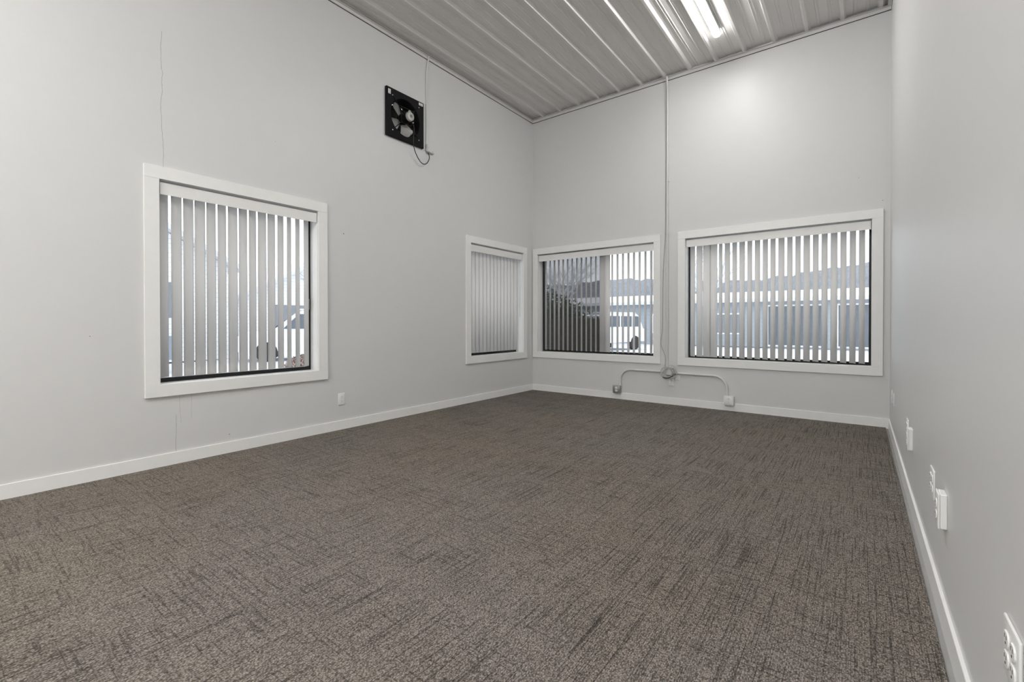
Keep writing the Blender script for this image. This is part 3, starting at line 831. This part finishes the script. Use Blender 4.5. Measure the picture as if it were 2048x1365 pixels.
# brown board fence close to the back window, with evergreen behind
root = empty('board_fence', (-2.35, 2.75, GZ), R(6), label='brown board fence outside the window right of the corner', cat='fence')
mb = MB()
for i in range(26): mb.box(-1.75+i*.15, -1.75+i*.15+.142, 0, .02, 0, 1.42 + .01*math.sin(i*1.7), .003, 1)
mb.build('boards', 'fence', root)
for z in (.25, 1.0): MB().box(-1.75, 2.1, .02, .06, z, z+.09).build('rail', 'fence', root)
def shrub(name, loc, sx, sy, sz, mat, label, cat, nleaf, seed, leaf=.05, snow=False):
    root = empty(name, loc, 0, label=label, cat=cat)
    rnd = random.Random(seed); mb = MB(); b = mb.b
    for _ in range(nleaf):
        while True:
            p = Vector((rnd.uniform(-1, 1), rnd.uniform(-1, 1), rnd.uniform(0, 1)))
            if p.x**2+p.y**2+p.z**2 < 1 and rnd.random() < .25+p.length: break
        q = 1 + .25*noise.noise(p*2.5+Vector((seed, 0, 0)))
        c = Vector((p.x*sx*q, p.y*sy*q, .08+p.z*sz*q))
        d = Vector((rnd.gauss(0, 1), rnd.gauss(0, 1), rnd.gauss(0, 1))).normalized(); e = d.orthogonal().normalized()*leaf*.35; d = d*leaf*rnd.uniform(.6, 1.3)
        b.faces.new([b.verts.new(c-d), b.verts.new(c+e), b.verts.new(c+d), b.verts.new(c-e)])
    mb.build('foliage', mat, root)
    st = MB()
    for _ in range(9):
        a = rnd.uniform(0, 2*PI); st.tube([(0, 0, 0), (math.cos(a)*sx*.3, math.sin(a)*sy*.3, sz*.5), (math.cos(a)*sx*.6, math.sin(a)*sy*.6, sz*.85)], .012, 5, 1)
    st.build('stems', 'bark', root)
    return root
shrub('evergreen_shrub', (-3.0, 4.4, GZ), 2.1, .8, 2.0, 'evergreen', 'dark evergreen shrub above the brown fence, seen through the window right of the corner', 'shrub', 20000, 2, .06)
shrub('russet_bush', (-7.2, .25, GZ), .42, .5, .42, 'leaf', 'small russet bush outside the large left window', 'shrub', 2600, 4, .05)
# trees
def tree(name, loc, h, mat, label, seed, depth=5, cat='tree', group=None, r0=None, spread=.55):
    rnd = random.Random(seed); root = empty(name, loc, 0, label=label, cat=cat, group=group)
    mb = MB()
    def grow(p, d, L, r, lev, mb):
        q = p + d*L; mid = p + d*L*.5 + Vector((rnd.uniform(-.06, .06), rnd.uniform(-.06, .06), 0))*L
        mb.tube([p, mid, q], lambda u: r*(1-.35*u), 5 if lev < 2 else 4, 0, False)
        if lev >= depth: return
        for _ in range(3 if lev < depth-1 else 4):
            nd = (d + Vector((rnd.uniform(-1, 1), rnd.uniform(-1, 1), rnd.uniform(-.15, .7)))*spread*1.5).normalized()
            grow(p + d*L*rnd.uniform(.55, 1), nd, L*rnd.uniform(.6, .8), r*.55, lev+1, mb)
    tk = MB(); tk.tube([(0, 0, -.1), (0, 0, h*.3)], lambda u: (r0 or h*.018)*(1.2-.3*u), 8)
    tk.build('trunk', mat, root, True)
    for _ in range(4): grow(Vector((0, 0, h*rnd.uniform(.2, .3))), Vector((rnd.uniform(-.5, .5), rnd.uniform(-.5, .5), 1)).normalized(), h*.24, (r0 or h*.018)*.6, 1, mb)
    mb.build('branches', mat, root)
    return root
snowbr = simple('snowy_bark', (.66, .68, .72, 1), .8, 0, .2, .35, 6); M['snowbr'] = snowbr
tree('bare_tree', (-4.6, 8.2, GZ), 4.6, 'snowbr', 'snow-dusted bare tree seen through the window right of the corner', 21, 5)
tree('bare_tree', (-.6, 12.5, GZ), 6.5, 'snowbr', 'snow-dusted bare tree seen through the left part of the window by the right wall', 22, 5)
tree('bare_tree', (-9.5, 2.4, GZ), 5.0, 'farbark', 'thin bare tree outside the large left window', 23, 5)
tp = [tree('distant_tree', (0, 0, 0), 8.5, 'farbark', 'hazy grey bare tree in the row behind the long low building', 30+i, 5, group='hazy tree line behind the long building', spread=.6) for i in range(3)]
rnd = random.Random(8); k = 0
for i in range(12):
    o = tp[k] if k < 3 else copy_tree(tp[k % 3])
    o.location = (-46 + i*5.6 + rnd.uniform(-.5, .5), 37 + (i % 2)*4.5, GZ); o.rotation_euler = (0, 0, rnd.uniform(0, 6)); s_ = rnd.uniform(.62, .80); o.scale = (s_, s_, s_*1.2)
    k += 1
# wooded ridge far behind
mb = MB(); b = mb.b; rows = []
for j in range(12):
    row = []
    for i in range(181):
        x = -130 + i*1.25; u = j/11
        h = (8.2 + 1.6*noise.noise(Vector((x*.05, 0, 0))) + 1.0*noise.noise(Vector((x*.5, u*3, 2))) + .9*noise.noise(Vector((x*2.1, u*9, 5))))*math.sin(PI/2*min(1, u*1.6))
        row.append(b.verts.new((x, 58 + 14*u, GZ - .3 + max(0, h))))
    rows.append(row)
for A_, B_ in zip(rows, rows[1:]):
    for i in range(180): b.faces.new((A_[i], A_[i+1], B_[i+1], B_[i]))
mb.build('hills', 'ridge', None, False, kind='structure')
# cars
def car(loc, rz, mat, label, roof=1.75):
    root = empty('parked_car', loc, rz, label=label, cat='car')
    L_, Wd = 4.6, 1.85
    body = [(-2.3, .35), (-2.3, .80), (-2.2, .98), (-1.25, 1.05), (-.9, 1.08), (1.9, 1.08), (2.25, .95), (2.3, .40)]
    MB().poly([(a, b) for a, b in body], -Wd/2, Wd/2, axis=1).build('body', mat, root)
    cab = [(-1.3, 1.04), (-.55, roof-.08), (-.35, roof), (1.6, roof), (1.85, roof-.12), (2.15, 1.04)]
    gh = MB().poly(cab, -Wd/2+.10, Wd/2-.10, axis=1).build('cabin', mat, root)
    for sg in (-1, 1):
        y0 = sg*(Wd/2-.10)
        for (a, b, c, d) in ((-.95, -.45, .35, .35), (.45, .45, 1.25, 1.25), (1.33, 1.33, 1.75, 1.95)):
            MB().poly([(a, 1.12), (b, roof-.12), (c, roof-.12), (d, 1.12)], y0-.012, y0+.012, axis=1).build('side_glass', 'pane', gh)
    MB().poly([(-1.33, 1.10), (-.60, roof-.12), (-.57, roof-.12), (-1.30, 1.10)], -.75, .75, axis=1).build('windscreen', 'pane', gh)
    MB().box(-.45, 1.7, -.75, .75, roof, roof+.07, .03).build('snow_cap', 'snow', root, label='snow on the roof')
    for sx in (-1.45, 1.4):
        for sg in (-1, 1):
            MB().cyl((sx, sg*(Wd/2-.2), .33), (sx, sg*(Wd/2+.01), .33), .34, seg=24).build('wheel', 'tyre', root, True)
    for sg in (-1, 1): MB().box(-2.32, -2.24, sg*.7-.18, sg*.7+.18, .72, .88, .03).build('headlight', 'mesh', root)
    return root
car((-6.0, 14.6, GZ), R(75), 'carwhite', 'snow-covered white car seen through the right half of the window by the corner')
car((-9.9, 17.5, GZ), R(95), 'cargrey', 'blue-grey parked car in front of the long low building')
car((-12.0, 3.2, GZ), R(60), 'carwhite', 'white parked car at the right edge of the large left window')
car((-11.0, -3.9, GZ), R(-80), 'cargrey', 'blue-grey parked car at the left edge of the large left window')
# utility pole
root = empty('utility_pole', (-13.2, 1.0, GZ), 0, label='thin utility pole with a crossarm between the white house and the garage', cat='pole')
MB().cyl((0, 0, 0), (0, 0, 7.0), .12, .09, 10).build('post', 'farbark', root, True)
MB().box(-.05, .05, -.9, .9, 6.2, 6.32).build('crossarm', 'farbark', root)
